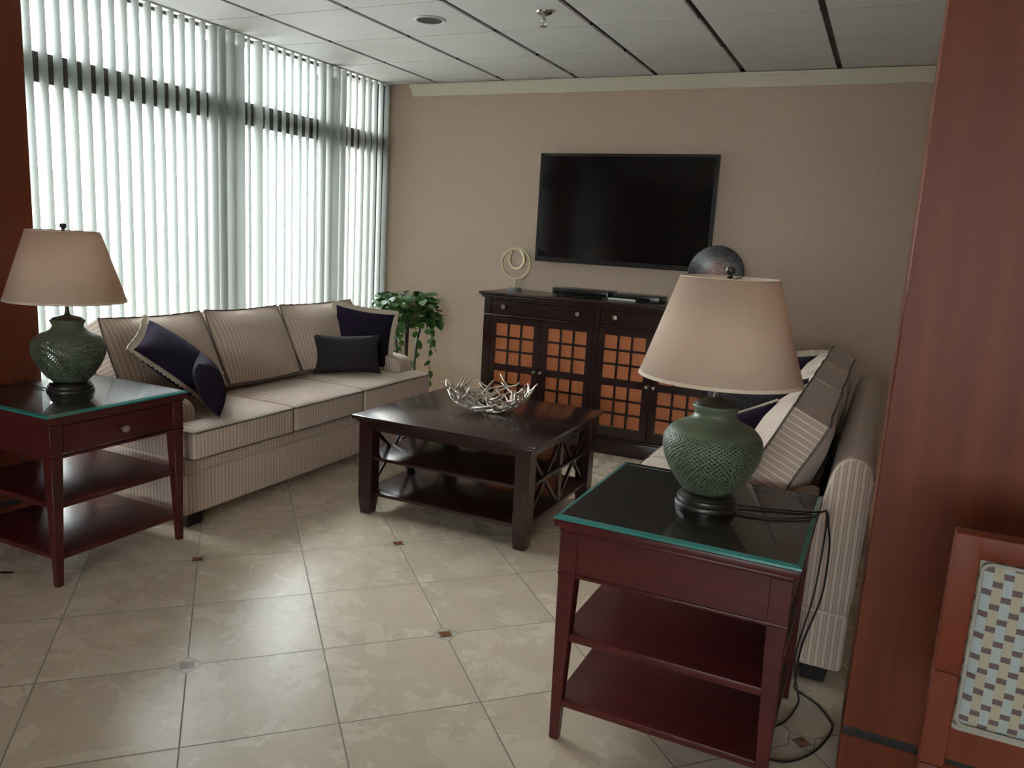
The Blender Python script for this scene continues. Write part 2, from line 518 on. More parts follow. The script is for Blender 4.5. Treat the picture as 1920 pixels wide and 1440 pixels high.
# ------------------------------------------------------------------ ceiling fittings
def downlight(x, y, label):
    t = thing('downlight', label, 'ceiling light', (x, y, H), 0, 'recessed ceiling downlights')
    MB().lathe([(.068, -.001), (.083, -.001), (.083, -.007), (.078, -.009), (.068, -.006), (.068, -.001)], 40, caps=False).build('trim_ring', M['white'], t)
    MB().lathe([(.068, -.004), (.045, -.0015), (.02, -.001), (.002, -.0008)], 32, caps=False).build('baffle', M['baffle_shadow'], t)
downlight(-2.377, 3.80, 'round recessed downlight with white ring and black baffle, left of the sprinkler')
downlight(-.735, 3.66, 'round recessed downlight half cut by the top edge of the picture')
t = thing('fire_sprinkler', 'small chrome pendent fire sprinkler hanging from a ceiling tile', 'sprinkler', (-1.716, 3.81, H))
MB().lathe([(.001, 0), (.042, -.001), (.040, -.008), (.022, -.016), (.014, -.018), (.001, -.018)], 24, caps=False).build('escutcheon', M['chrome'], t)
b = MB().lathe([(.010, -.018), (.010, -.038), (.006, -.040)], 16)
for s in (-1, 1): b.tube([(s * .007, 0, -.036), (s * .014, 0, -.046), (s * .013, 0, -.056), (s * .003, 0, -.066)], .0028, 8)
b.build('frame', M['chrome'], t)
b = MB().lathe([(.002, -.066), (.019, -.068), (.019, -.070), (.002, -.070)], 20); b.tube([(0, 0, -.040), (0, 0, -.066)], .0028, 8)
b.build('deflector', M['chrome'], t)

# ------------------------------------------------------------------ sofa
def crown_box(W, Hh, T, bulge, nW=12, nH=9, seed=0, edge=.86, sag=.0):
    """soft cushion: width along y, height along z, thickness along x, centred"""
    b = MB(); rnd = random.Random(seed); o3 = Vector((rnd.uniform(0, 50), rnd.uniform(0, 50), 0))
    def P(u, v, w):
        k = (1 - abs(u) ** 3) * (1 - abs(v) ** 3)
        y = u * W / 2 * (1 - .035 * v * v) ; z = v * Hh / 2 * (1 - .035 * u * u)
        nz = noise.noise(Vector((y * 5, z * 5, w * 3)) + o3) * .020 * (.35 + .65 * k)
        x = w * T / 2 * (edge + (1 - edge) * k) + w * bulge * k + nz * (1 if w > 0 else -1)
        if v > 0: z += -.012 * sag * (1 - u * u)
        return (x, y, z)
    U = [-1 + 2 * i / nW for i in range(nW + 1)]; V = [-1 + 2 * i / nH for i in range(nH + 1)]; Wd = [-1, -.6, 0, .6, 1]
    def grid(f, A, B):
        vs = [f(a, c) for a in A for c in B]; m = len(B)
        b.add(vs, [(i * m + j, i * m + j + 1, (i + 1) * m + j + 1, (i + 1) * m + j) for i in range(len(A) - 1) for j in range(m - 1)])
    for w in (-1, 1): grid(lambda u, v: P(u, v, w), U, V)
    for v in (-1, 1): grid(lambda u, w: P(u, v, w), U, Wd)
    for u in (-1, 1): grid(lambda v, w: P(u, v, w), V, Wd)
    bmesh.ops.remove_doubles(b.bm, verts=b.bm.verts, dist=1e-5)
    bmesh.ops.recalc_face_normals(b.bm, faces=b.bm.faces)
    loops = []
    for w in (-1, 1):
        ring = [P(u, -1, w) for u in U[:-1]] + [P(1, v, w) for v in V[:-1]] + [P(u, 1, w) for u in U[:0:-1]] + [P(-1, v, w) for v in V[:0:-1]]
        loops.append(ring)
    return b, loops

def make_sofa(label, loc, rz):
    t = thing('sofa', label, 'sofa', loc, rz, 'striped sofas facing each other')
    L = 1.01
    def uv_frame(f, co):
        n = f.normal
        return (co.x, co.z) if abs(n.y) > .75 else (co.y, co.z)
    # base below the cushions: skirt and border band
    b = MB()
    b.box((-.44, -L, .06), (.40, L, .262), .018, 3); b.box((-.44, -L + .001, .258), (.402, L - .001, .335), .014, 3)
    b.stripe_uv(uv_frame).build('base', M['stripe'], t)
    for x in (-.40, .30):
        for y in (-L + .02, L - .12):
            MB().hexa([(x + .008, y + .008, 0), (x + .082, y + .008, 0), (x + .082, y + .092, 0), (x + .008, y + .092, 0)],
                      [(x, y, .062), (x + .09, y, .062), (x + .09, y + .1, .062), (x, y + .1, .062)], .004, 1).build('foot', M['plinth'], t)
    # back frame: rolled top
    out = [(-.445, .30), (-.455, .70), (-.450, .745), (-.430, .772), (-.40, .783), (-.37, .778), (-.345, .755), (-.33, .715), (-.31, .60), (-.28, .30)]
    bf = MB().prism(out, 'Y', -L, L, .045, 5)
    bf.stripe_uv(uv_frame).build('back_frame', M['stripe'], t, sharp=50)
    # arms, lower than the back
    for s in (-1, 1):
        y0, y1 = sorted((s * (L - .16), s * L))
        out = [(-.30, .325), (.30, .325), (.305, .52), (.295, .55), (.26, .57), (-.30, .635)]
        a = MB().prism(out, 'Y', y0, y1, .03, 4)
        a.stripe_uv(uv_frame).build('arm', M['stripe'], t, sharp=50)
    # seat cushions, the end ones shaped like a T around the arms
    seams = [-L + .005, -.34, .265, L - .005]
    for k in range(3):
        y0, y1 = seams[k] + .004, seams[k + 1] - .004
        xb, xf = -.27, .455
        if k == 0: pts = [(xb, y0 + .17), (.29, y0 + .17), (.29, y0), (xf, y0), (xf, y1), (xb, y1)]
        elif k == 2: pts = [(xb, y0), (xf, y0), (xf, y1), (.29, y1), (.29, y1 - .17), (xb, y1 - .17)]
        else: pts = [(xb, y0), (xf, y0), (xf, y1), (xb, y1)]
        c = MB(); z0, z1 = .338, .462
        c.prism(pts, 'Z', z0, z1)
        for f in list(c.bm.faces):
            if abs(f.normal.z) > .9: f.tag = f.calc_center_median().z > .4
        c.bm.normal_update()
        top = [f for f in c.bm.faces if f.normal.z > .9]
        bmesh.ops.inset_region(c.bm, faces=top, thickness=.028, depth=.013)
        top = [f for f in c.bm.faces if f.normal.z > .9 and f.calc_center_median().z > .468]
        bmesh.ops.inset_region(c.bm, faces=top, thickness=.042, depth=.011)
        for f in c.bm.faces: f.smooth = True
        ed = [e for e in c.bm.edges if e.calc_length() > .09 and abs(e.verts[0].co.z - e.verts[1].co.z) < .002 and min(e.verts[0].co.z, e.verts[1].co.z) > .46]
        ved = [e for e in c.bm.edges if abs(e.verts[0].co.z - e.verts[1].co.z) > .1]
        bmesh.ops.bevel(c.bm, geom=ved, offset=.018, segments=3, profile=.5, affect='EDGES')
        for f in c.bm.faces: f.smooth = True
        c.stripe_uv(lambda f, co: ((co.x, co.z) if abs(f.normal.y) > .75 else (co.y, co.x)))
        co_ = c.build('seat_cushion', M['stripe'], t, sharp=62)
        pb = MB()
        for z in (z0 + .001, z1):
            ring = []
            n = len(pts)
            for i in range(n):
                p0, p1 = Vector(pts[i]), Vector(pts[(i + 1) % n])
                m = max(2, int((p1 - p0).length / .05))
                dd = (p1 - p0).normalized()
                for j in range(m + 1):
                    s_ = .012 + ((p1 - p0).length - .024) * j / m
                    qv = p0 + dd * s_
                    ring.append((qv.x, qv.y, z))
            pb.tube(ring, .0042, 6, closed=True)
        pb.build('piping', M['piping'], co_)
    # loose back cushions leaning on the frame
    bs = [-L + .03, -.34, .25, L - .03]
    for k in range(3):
        w = bs[k + 1] - bs[k] - .006
        cu, loops = crown_box(w, .445, .15, .055, seed=k + 3, sag=1.6)
        def uvc(f, co):
            n = f.normal
            if abs(n.y) > .72 and abs(co.y) > w * .45: return (co.z, co.x)
            return (co.y, co.z)
        cu.stripe_uv(uvc)
        mtx = Matrix.Translation((-.155, (bs[k] + bs[k + 1]) / 2, .692)) @ Matrix.Rotation(R(-26), 4, 'Y')
        o = cu.build('back_cushion', M['stripe'], t, sharp=55)
        o.matrix_local = mtx
        pb = MB()
        for r_ in loops: pb.tube(r_, .0042, 6, closed=True)
        pb.build('piping', M['piping'], o)
    return t
sofa_l = make_sofa('tan striped three-seat sofa along the window blinds', (-3.145, 3.462, 0), 0)
sofa_r = make_sofa('tan striped three-seat sofa with its back to the right, behind the near end table', (-.415, 3.61, 0), PI)

# ------------------------------------------------------------------ throw pillows
def pillow(name, label, w, h, th, mat, mtx, trim=None, group=None, n=16):
    """flat-lying pillow in its own x-y plane, bulging along z"""
    t = thing(name, label, 'pillow', (0, 0, 0), 0, group); t.matrix_world = mtx
    b = MB()
    U = [-1 + 2 * i / n for i in range(n + 1)]
    def P(u, v, s):
        x = u * w / 2 * (1 - .09 * (1 - v * v)); y = v * h / 2 * (1 - .09 * (1 - u * u))
        k = ((1 - u * u) * (1 - v * v)) ** .45
        z = s * (th / 2 * k) + .006 * noise.noise(Vector((x * 9, y * 9, s * 4 + w))) * k
        return (x, y, z)
    for s in (-1, 1):
        vs = [P(u, v, s) for u in U for v in U]; m = n + 1
        b.add(vs, [(i * m + j, i * m + j + 1, (i + 1) * m + j + 1, (i + 1) * m + j) for i in range(n) for j in range(n)])
    bmesh.ops.remove_doubles(b.bm, verts=b.bm.verts, dist=1e-5)
    bmesh.ops.recalc_face_normals(b.bm, faces=b.bm.faces)
    b.stripe_uv(lambda f, co: (co.x, co.y))
    b.build('cover', mat, t, sharp=70)
    ring = [P(u, -1, 0) for u in U[:-1]] + [P(1, v, 0) for v in U[:-1]] + [P(u, 1, 0) for u in U[:0:-1]] + [P(-1, v, 0) for v in U[:0:-1]]
    if trim == 'fringe':
        f = MB(); wd = .030; N = len(ring); vs = []
        fine = []
        for i in range(N):
            p0, p1 = Vector(ring[i]), Vector(ring[(i + 1) % N])
            for j in range(4): fine.append(p0.lerp(p1, j / 4))
        N = len(fine)
        for lay in (0, 1):
            for i, p in enumerate(fine):
                d = Vector((math.copysign(abs(p.x / (w / 2)) ** 6, p.x), math.copysign(abs(p.y / (h / 2)) ** 6, p.y), 0))
                d = d.normalized() if d.length > 1e-6 else p.normalized()
                wv = .004 * math.sin(i * 1.9)
                pin = p - d * .004
                pout = p + d * (wd + random.uniform(-.003, .003))
                vs += [pin + Vector((0, 0, .004 if lay == 0 else -.004)), pout + Vector((0, 0, wv + (.003 if lay == 0 else -.003)))]
        fs = []
        for i in range(N):
            j = (i + 1) % N
            a0, a1, b0, b1 = 2 * i, 2 * i + 1, 2 * j, 2 * j + 1
            c0, c1, d0, d1 = a0 + 2 * N, a1 + 2 * N, b0 + 2 * N, b1 + 2 * N
            fs += [(a0, a1, b1, b0), (c0, d0, d1, c1), (a1, c1, d1, b1)]
        f.add(vs, fs); f.build('fringe', M['cream_trim'], t, sharp=50)
    elif trim == 'cord':
        MB().tube(ring, .0065, 8, closed=True).build('cord_trim', M['cream_trim'], t)
    return t
def basis(o, ux, uy):
    ux = Vector(ux).normalized(); uz = ux.cross(Vector(uy)).normalized(); uy = uz.cross(ux)
    m = Matrix((ux, uy, uz)).transposed().to_4x4(); m.translation = Vector(o); return m
GP = 'throw pillows on the striped sofas'
pillow('throw_pillow', 'navy pillow with cream fringe slumped at the sofa end near the left lamp', .38, .44, .16, M['navy'],
       basis((-3.095, 2.745, .705), (-.20, .24, .085), (-.32, -.17, .34)), 'fringe', GP)
pillow('throw_pillow', 'small navy pillow without trim leaning on the fringed one near the left lamp', .32, .27, .13, M['navy'],
       basis((-2.865, 2.72, .63), (-.70, .70, .02), (-.26, -.20, .92)), None, GP)
pillow('throw_pillow', 'large dark navy pillow with cream fringe in the sofa corner by the plant', .40, .38, .14, M['navy'],
       basis((-3.095, 4.25, .690), (.28, .29, -.06), (-.16, .17, .93)), 'fringe', GP)
pillow('throw_pillow', 'dark oblong pillow with tiny pale dots in front of the fringed pillow by the plant', .43, .25, .12, M['dotted'],
       basis((-3.03, 4.0, .612), (.28, .30, .0), (-.16, .17, .95)), None, GP)
pillow('throw_pillow', 'black navy pillow edged with thin cream cord on the right sofa behind the near lamp', .42, .28, .15, M['navy'],
       basis((-.455, 2.97, .655), (.94, .10, .38), (-.38, .26, .90)), 'cord', GP)
pillow('throw_pillow', 'dark dotted pillow behind the corded pillow on the right sofa', .40, .36, .14, M['dotted'],
       basis((-.39, 3.2, .71), (.97, .06, .20), (-.2, .25, .95)), None, GP)
pillow('throw_pillow', 'dark pillow with cream fringe at the far end of right sofa, mostly behind lampshade', .44, .42, .16, M['navy'],
       basis((-.455, 4.38, .66), (.97, -.05, .10), (-.1, .24, .96)), 'fringe', GP)

# ------------------------------------------------------------------ end tables
def make_end_table(label, loc, rz):
    t = thing('end_table', label, 'end table', loc, rz, 'glass topped end tables')
    W = .3175
    mh = M['mahogany']
    b = MB()
    b.box((-W, -W, .640), (W, W, .662), .006, 2)
    b.box((-W + .012, -W + .012, .626), (W - .012, W - .012, .641), .006, 2)
    b.build('tabletop', mh, t)
    g = MB()
    g.use(M['table_glass']).add([(-W + .014, -W + .014, .6735), (W - .014, -W + .014, .6735), (W - .014, W - .014, .6735), (-W + .014, W - .014, .6735)], [(0, 1, 2, 3)])
    a, c = W - .014, W - .001
    g.use(M['glass_edge']).add([(-a, -a, .6735), (a, -a, .6735), (a, a, .6735), (-a, a, .6735), (-c, -c, .669), (c, -c, .669), (c, c, .669), (-c, c, .669), (-c, -c, .6625), (c, -c, .6625), (c, c, .6625), (-c, c, .6625)],
         [(0, 4, 5, 1), (1, 5, 6, 2), (2, 6, 7, 3), (3, 7, 4, 0), (4, 8, 9, 5), (5, 9, 10, 6), (6, 10, 11, 7), (7, 11, 8, 4)])
    o = g.build('glass_top', None, t, sharp=20); o['label'] = 'bevelled green edged glass sheet'
    e = W - .016
    # frame under the top on three sides, drawer on the fourth
    b = MB()
    b.box((-e + .004, -e + .004, .508), (-e + .022, e - .004, .628)); b.box((-e + .004, -e + .004, .508), (e - .012, -e + .022, .628)); b.box((-e + .004, e - .022, .508), (e - .012, e - .004, .628))
    for y in (-1, 1):   # thin bead below
        b.box((-e - .001, y * (e - .012) - .013, .500), (e + .001, y * (e - .012) + .013, .510), .003, 2)
    for x in (-1, 1): b.box((x * (e - .012) - .013, -e, .500), (x * (e - .012) + .013, e, .510), .003, 2)
    b.build('apron', mh, t)
    d = MB().box((e - .028, -e + .055, .516), (e - .003, e - .055, .622), .003, 2).build('drawer', mh, t)
    MB().lathe([(.006, 0), (.006, .010), (.010, .014), (.0155, .020), (.0165, .026), (.013, .033), (.002, .0355)], 20, mtx=Matrix.Translation((e - .003, 0, .568)) @ Matrix.Rotation(PI / 2, 4, 'Y')).build('knob', M['knob'], d)
    for sx in (-1, 1):
        for sy in (-1, 1):
            def sq(o_, i_): 
                xs = sorted((sx * o_, sx * i_)); ys = sorted((sy * o_, sy * i_))
                return [(xs[0], ys[0]), (xs[1], ys[0]), (xs[1], ys[1]), (xs[0], ys[1])]
            lg = MB()
            lg.box((*sq(e, e - .052)[0], .508), (*sq(e, e - .052)[2], .627), .002, 1)
            lg.hexa([(x, y, 0) for x, y in sq(e - .006, e - .032)], [(x, y, .502) for x, y in sq(e - .001, e - .050)], .002, 1)
            lg.build('leg', mh, t)
    for z in (.310, .108):
        s = MB(); k = e - .012
        s.box((-k, -k, z), (k, k, z + .018), .004, 2)
        s.box((-k + .006, -k + .006, z - .008), (k - .006, k - .006, z + .001), .002, 1)
        s.build('shelf', mh, t)
    return t
make_end_table('dark wood end table with glass top under the left lamp, drawer knob showing', (-2.973, 2.085, 0), 0)
make_end_table('reddish wood end table with glass top in the right foreground', (-.412, 2.195, 0), PI)

# ------------------------------------------------------------------ lamps
def lamp_body():
    b = MB(); N = 56
    prof = [(.060, .040), (.072, .050), (.082, .060)]
    body = [(.082, .060), (.094, .075), (.1075, .094), (.1195, .114), (.129, .134), (.1355, .154), (.1385, .172), (.139, .186), (.1365, .200), (.131, .211), (.1235, .221)]
    def rz(s):
        s = max(0, min(1, s)) * (len(body) - 1); i = min(int(s), len(body) - 2); f = s - i
        return body[i][0] * (1 - f) + body[i + 1][0] * f, body[i][1] * (1 - f) + body[i + 1][1] * f
    rows = 26
    ds = 1 / (rows + 1)
    def P(c, k):     # column position, half-row index
        r, z = rz(k * ds); a = 2 * PI * c / N
        return (r * math.cos(a), r * math.sin(a), z)
    for i in range(rows):
        k = i + 1
        for j in range(N):
            c = j + (i % 2) * .5
            outer = [(c + .5, k), (c + .25, k + .5), (c, k + 1), (c - .25, k + .5), (c - .5, k), (c - .25, k - .5), (c, k - 1), (c + .25, k - .5)]
            hs = .225 if 2 <= i < rows - 1 else .18
            inner = [(c + hs * math.cos(PI / 4 * m) * .86, k + hs * 1.7 * math.sin(PI / 4 * m) * .86) for m in range(8)]
            vs = [P(*p) for p in outer] + [P(*p) for p in inner]
            b.add(vs, [(m, (m + 1) % 8, 8 + (m + 1) % 8, 8 + m) for m in range(8)])
    for j in range(N):
        c = j      # bottom row points at (c, 0); gaps between them
        b.add([P(c, 0), P(c + 1, 0), P(c + .75, .5), P(c + .5, 1), P(c + .25, .5)], [(0, 1, 2, 3, 4)])
        ct = j + ((rows - 1) % 2) * .5
        kk = rows
        b.add([P(ct, kk + 1), P(ct + .25, kk + .5), P(ct + .5, kk), P(ct + .75, kk + .5), P(ct + 1, kk + 1)], [(0, 1, 2, 3, 4)])
    b.lathe(prof, N, caps=False)
    off = ((rows - 1) % 2) * .5
    up = [(.1235, .221), (.116, .2285), (.107, .235), (.104, .236), (.094, .241), (.078, .248), (.066, .256), (.0595, .264), (.0575, .272), (.0605, .281), (.0645, .288), (.0655, .292), (.0635, .296), (.058, .2965)]
    b.lathe(up, N, caps=False, mtx=Matrix.Rotation(2 * PI * off / N, 4, 'Z'))
    b.bm.verts.ensure_lookup_table()
    return b
def make_lamp(label, loc, rz, tilt=0):
    t = thing('table_lamp', label, 'lamp', loc, rz, 'green pierced table lamps')
    MB().lathe([(.088, 0), (.0895, .006), (.087, .012), (.082, .014), (.084, .020), (.0825, .027), (.077, .029), (.078, .034), (.070, .0395), (.060, .0405)], 40).build('foot', M['bronze'], t)
    lb = lamp_body(); lb.use(M['green']); lb.use(M['baffle_shadow']); o = lb.build('vase_body', None, t, sharp=0, weld=True)
    md = o.modifiers.new('thickness', 'SOLIDIFY'); md.thickness = .0022; md.offset = -1; md.material_offset = 1; md.material_offset_rim = 0  # inner skin coloured black so the holes look shaded
    b = MB().lathe([(.060, .294), (.056, .301), (.044, .308), (.026, .313), (.013, .316), (.010, .320), (.0085, .330), (.0075, .345), (.0075, .385), (.012, .388), (.014, .43), (.012, .435), (.004, .438), (.004, .652)], 28)
    b.build('neck_cap', M['bronze'], t)
    s = MB()
    s.use(M['shade']).lathe([(.2235, .372), (.1325, .650)], 64, caps=False)
    sh = s.build('lamp_shade', None, t, sharp=0)
    md = sh.modifiers.new('thickness', 'SOLIDIFY'); md.thickness = .002; md.offset = -1
    for (r, z) in ((.2235, .372), (.1325, .650)):
        sg = -1 if z > .5 else 1
        MB().lathe([(r + .0012, z - .001 * sg), (r - .00155, z + .008 * sg), (r - .0045, z + .008 * sg), (r - .003, z - .001 * sg), (r + .0012, z - .001 * sg)], 64, caps=False).build('shade_trim', M['shade_trim'], sh)
    tr = MB()
    for k in range(3):
        a = 2 * PI * k / 3 + .4
        tr.tube([(0, 0, .642), (.131 * math.cos(a), .131 * math.sin(a), .648)], .0018, 6)
    tr.build('spider', M['bronze'], t)
    MB().lathe([(.004, .648), (.010, .650), (.006, .654), (.006, .658), (.0115, .663), (.013, .670), (.010, .678), (.001, .681)], 18).build('finial', M['bronze'], t)
    if tilt: 
        sh.rotation_euler = (R(tilt), 0, 0)
    return t
def spline(pts, n=8):
    pts = [Vector(p) for p in pts]; out = []
    for i in range(len(pts) - 1):
        p0 = pts[max(i - 1, 0)]; p1 = pts[i]; p2 = pts[i + 1]; p3 = pts[min(i + 2, len(pts) - 1)]
        for j in range(n):
            s = j / n
            out.append(.5 * ((2 * p1) + (-p0 + p2) * s + (2 * p0 - 5 * p1 + 4 * p2 - p3) * s * s + (-p0 + 3 * p1 - 3 * p2 + p3) * s ** 3))
    out.append(pts[-1]); return out
ZT = .6742
lamp_l = make_lamp('green pierced table lamp with cream shade beside the dark red pillar and window', (-2.985, 2.095, ZT), .3)
lamp_r = make_lamp('green pierced table lamp with peach shade in the right foreground', (-.391, 2.205, ZT), 1.1)
def cord(lamp, pts, r=.0032):
    o = MB().tube(spline(pts), r, 6).build('power_cord', M['cord'])
    o.parent = lamp; o.matrix_parent_inverse = lamp.matrix_basis.inverted()
    return o
bpy.context.view_layer.update()
cord(lamp_r, [(-.31, 2.235, ZT + .006), (-.21, 2.27, ZT + .004), (-.142, 2.295, ZT + .004), (-.092, 2.32, ZT + .004), (-.075, 2.38, .665), (-.068, 2.46, .60), (-.058, 2.515, .50), (-.062, 2.53, .34), (-.10, 2.535, .16), (-.105, 2.54, .03), (-.10, 2.53, .006), (-.034, 2.48, .005), (.005, 2.42, .005), (.022, 2.36, .005), (-.012, 2.23, .005), (-.075, 2.135, .005), (-.15, 2.12, .005), (-.24, 2.2, .005)])
cord(lamp_r, [(-.31, 2.18, ZT + .006), (-.2, 2.19, ZT + .004), (-.11, 2.26, ZT + .004), (-.088, 2.32, ZT + .003), (-.078, 2.40, .655), (-.075, 2.50, .56), (-.085, 2.525, .34), (-.115, 2.53, .12), (-.095, 2.52, .008), (-.085, 2.45, .005), (-.118, 2.31, .005), (-.2, 2.24, .005)], .0028)
cord(lamp_l, [(-3.06, 2.05, ZT + .006), (-3.16, 2.05, ZT + .004), (-3.28, 2.075, ZT + .003), (-3.30, 2.08, .62), (-3.305, 2.08, .40), (-3.305, 2.10, .06), (-3.30, 2.16, .005), (-3.28, 2.27, .005)], .0028)

# ------------------------------------------------------------------ coffee table
t = thing('coffee_table', 'square dark wood coffee table with X braced sides and two shelves', 'coffee table', (-1.785, 3.507, 0))
E_ = M['espresso']; wx, wy = .492, .459
b = MB(); b.box((-wx, -wy, .487), (wx, wy, .507), .006, 2); b.box((-wx + .016, -wy + .014, .474), (wx - .016, wy - .014, .488), .006, 2); b.build('tabletop', E_, t)
lx, ly = .462, .434
b = MB()
for s in (-1, 1):
    b.box((-lx + .01, s * (ly - .018) - .012, .435), (lx - .01, s * (ly - .018) + .012, .476), .002, 1)
    b.box((s * (lx - .018) - .012, -ly + .01, .435), (s * (lx - .018) + .012, ly - .01, .476), .002, 1)
b.build('apron', E_, t)
LG = .074
for sx in (-1, 1):
    for sy in (-1, 1):
        xs = sorted((sx * lx, sx * (lx - LG))); ys = sorted((sy * ly, sy * (ly - LG)))
        def ring(i, z): return [(xs[0] + i, ys[0] + i, z), (xs[1] - i, ys[0] + i, z), (xs[1] - i, ys[1] - i, z), (xs[0] + i, ys[1] - i, z)]
        l = MB(); l.hexa(ring(.009, 0), ring(0, .09), .003, 1); l.box((xs[0], ys[0], .0895), (xs[1], ys[1], .476), .003, 1); l.build('leg', E_, t)
for z in (.285, .103):
    MB().box((-lx + .012, -ly + .012, z), (lx - .012, ly - .012, z + .018), .004, 2).build('shelf', E_, t)
for s in (-1, 1):
    x = s * (lx - .03)
    MB().box((x - .011, -.018, .121), (x + .011, .018, .436), .002, 1).build('side_post', E_, t)
    for y0, y1 in ((-ly + LG - .004, -.014), (.014, ly - LG + .004)):
        for za, zb in ((.123, .434), (.434, .123)):
            a, c = Vector((x, y0, za)), Vector((x, y1, zb)); dv = (c - a); ln = dv.length
            mt = Matrix.Translation((a + c) / 2) @ Matrix.Rotation(math.atan2(dv.z, dv.y), 4, 'X')
            MB().box((-.007, -ln / 2, -.008), (.007, ln / 2, .008), 0, 1, mt).build('cross_brace', E_, t)

# twig bowl
rnd = random.Random(11)
b = MB()
def bowl_pt(a, s):   # s 0 bottom .. 1 rim
    r = .035 + .205 * s ** .62; z = .012 + .125 * s ** 1.7
    return Vector((r * math.cos(a), r * math.sin(a), z))
for i in range(54):
    a = rnd.uniform(0, 2 * PI); s = rnd.uniform(.0, .55); da = rnd.choice((-1, 1)) * rnd.uniform(.15, 1.3); s1 = min(1.0, s + rnd.uniform(.25, .6))
    pts = [bowl_pt(a + da * k / 6 + .06 * math.sin(k * 1.7 + i), s + (s1 - s) * k / 6) + Vector((0, 0, rnd.uniform(-.003, .004))) for k in range(7)]
    b.tube(pts, [.0062, .006, .0056, .0052, .0048, .0044, .004], 6)
    k = rnd.choice((3, 4)); p0 = pts[k]
    a2 = a + da * k / 6 - math.copysign(rnd.uniform(.2, .42), da); s2 = min(1.08, s + (s1 - s) * k / 6 + rnd.uniform(.18, .34))
    b.tube([p0, p0.lerp(bowl_pt(a2, s2), .5) + Vector((0, 0, -.004)), bowl_pt(a2, s2) + Vector((0, 0, rnd.uniform(0, .016)))], [.005, .0045, .0038], 6)
for i in range(14):
    a = 2 * PI * i / 14
    b.tube([bowl_pt(a, 0), bowl_pt(a + .25, .12), bowl_pt(a + .3, .35)], [.0065, .006, .005], 6)
b.tube([(.05 * math.cos(2 * PI * k / 20), .05 * math.sin(2 * PI * k / 20), .007) for k in range(20)], .006, 6, closed=True)
o = b.build('twig_bowl', M['silver'], None, sharp=0); o.location = (-1.785, 3.545, .507)
tag(o, 'silver metal bowl of tangled antler twigs on the coffee table', 'bowl')

# ------------------------------------------------------------------ sideboard
SX, SY = -1.70, 4.91
t = thing('sideboard', 'dark wood sideboard with four gridded copper paned doors against the beige wall', 'sideboard', (SX, SY, 0))
hw = .836; dp = .45
b = MB()
b.box((-hw + .004, .022, .10), (hw - .004, dp - .002, .975))
b.build('carcass', E_, t)
b = MB(); b.box((-hw - .037, -.034, .996), (hw + .037, dp, 1.018), .006, 2); b.box((-hw - .022, -.02, .978), (hw + .022, dp, .997), .008, 2); b.build('top', E_, t)
b = MB(); b.box((-hw - .008, -.006, 0), (hw + .008, dp, .105), .006, 2); b.box((-hw - .003, -.003, .104), (hw + .003, dp, .118), .005, 2); b.build('plinth', E_, t)
b = MB()
for x0, x1 in ((-hw, -hw + .05), (-.018, .018), (hw - .05, hw)): b.box((x0, 0, .118), (x1, .03, .979), .002, 1)
b.box((-hw, -.003, .852), (hw, .03, .866), .003, 2); b.box((-hw + .04, .001, .965), (hw - .04, .03, .979))
b.box((-hw - .004, -.009, .856), (hw + .004, .02, .862), .002, 1)
for s in (-1, 1): b.box((s * hw - .006, 0, .118), (s * hw + .006, dp, .979), .002, 1)
b.build('face_frame', E_, t)
def knob(x, z, parent, r=.0165):
    MB().lathe([(.006, 0), (.006, .010), (.010, .013), (r * .95, .019), (r, .025), (r * .8, .031), (.002, .0335)], 18, mtx=Matrix.Translation((x, -.001, z)) @ Matrix.Rotation(PI / 2, 4, 'X')).build('knob', M['knob'], parent)
for s in (-1, 1):
    x0, x1 = sorted((s * .022, s * (hw - .053)))
    d = MB().box((x0 + .002, -.001, .869), (x1 - .002, .02, .963), .003, 1).build('drawer', E_, t)
    for x in (s * .13, s * .68): knob(x, .921, d)
edges = [(-hw + .053, -.402), (-.398, -.021), (.021, .398), (.402, hw - .053)]
px = [(-.741, -.449), (-.343, -.064), (.064, .343), (.449, .741)]
for k, (x0, x1) in enumerate(edges):
    d = MB(); a, c = px[k]; z0, z1 = .122, .850
    pz = [(.192, .468), (.518, .804)]
    y0, y1 = 0, .02
    d.box((x0 + .001, y0, z0), (a, y1, z1), .002, 1); d.box((c, y0, z0), (x1 - .001, y1, z1), .002, 1)
    d.box((a - .002, y0, z0), (c + .002, y1, pz[0][0]), .002, 1); d.box((a - .002, y0, pz[0][1]), (c + .002, y1, pz[1][0]), .002, 1); d.box((a - .002, y0, pz[1][1]), (c + .002, y1, z1), .002, 1)
    for p0, p1 in pz:
        for m in (1, 2):
            xm = a + (c - a) * m / 3; zm = p0 + (p1 - p0) * m / 3
            d.box((xm - .0075, y0 + .004, p0 - .001), (xm + .0075, y1 - .002, p1 + .001)); d.box((a - .001, y0 + .0045, zm - .0075), (c + .001, y1 - .0025, zm + .0075))
    do = d.build('door', E_, t)
    for p0, p1 in pz:
        po = MB().box((a - .002, .0135, p0 - .002), (c + .002, .021, p1 + .002)).build('pane_panel', M['copper'], do); po['label'] = 'copper orange panel behind the grid'
    knob(x1 - .022 if k % 2 == 0 else x0 + .022, .493, do, .011)

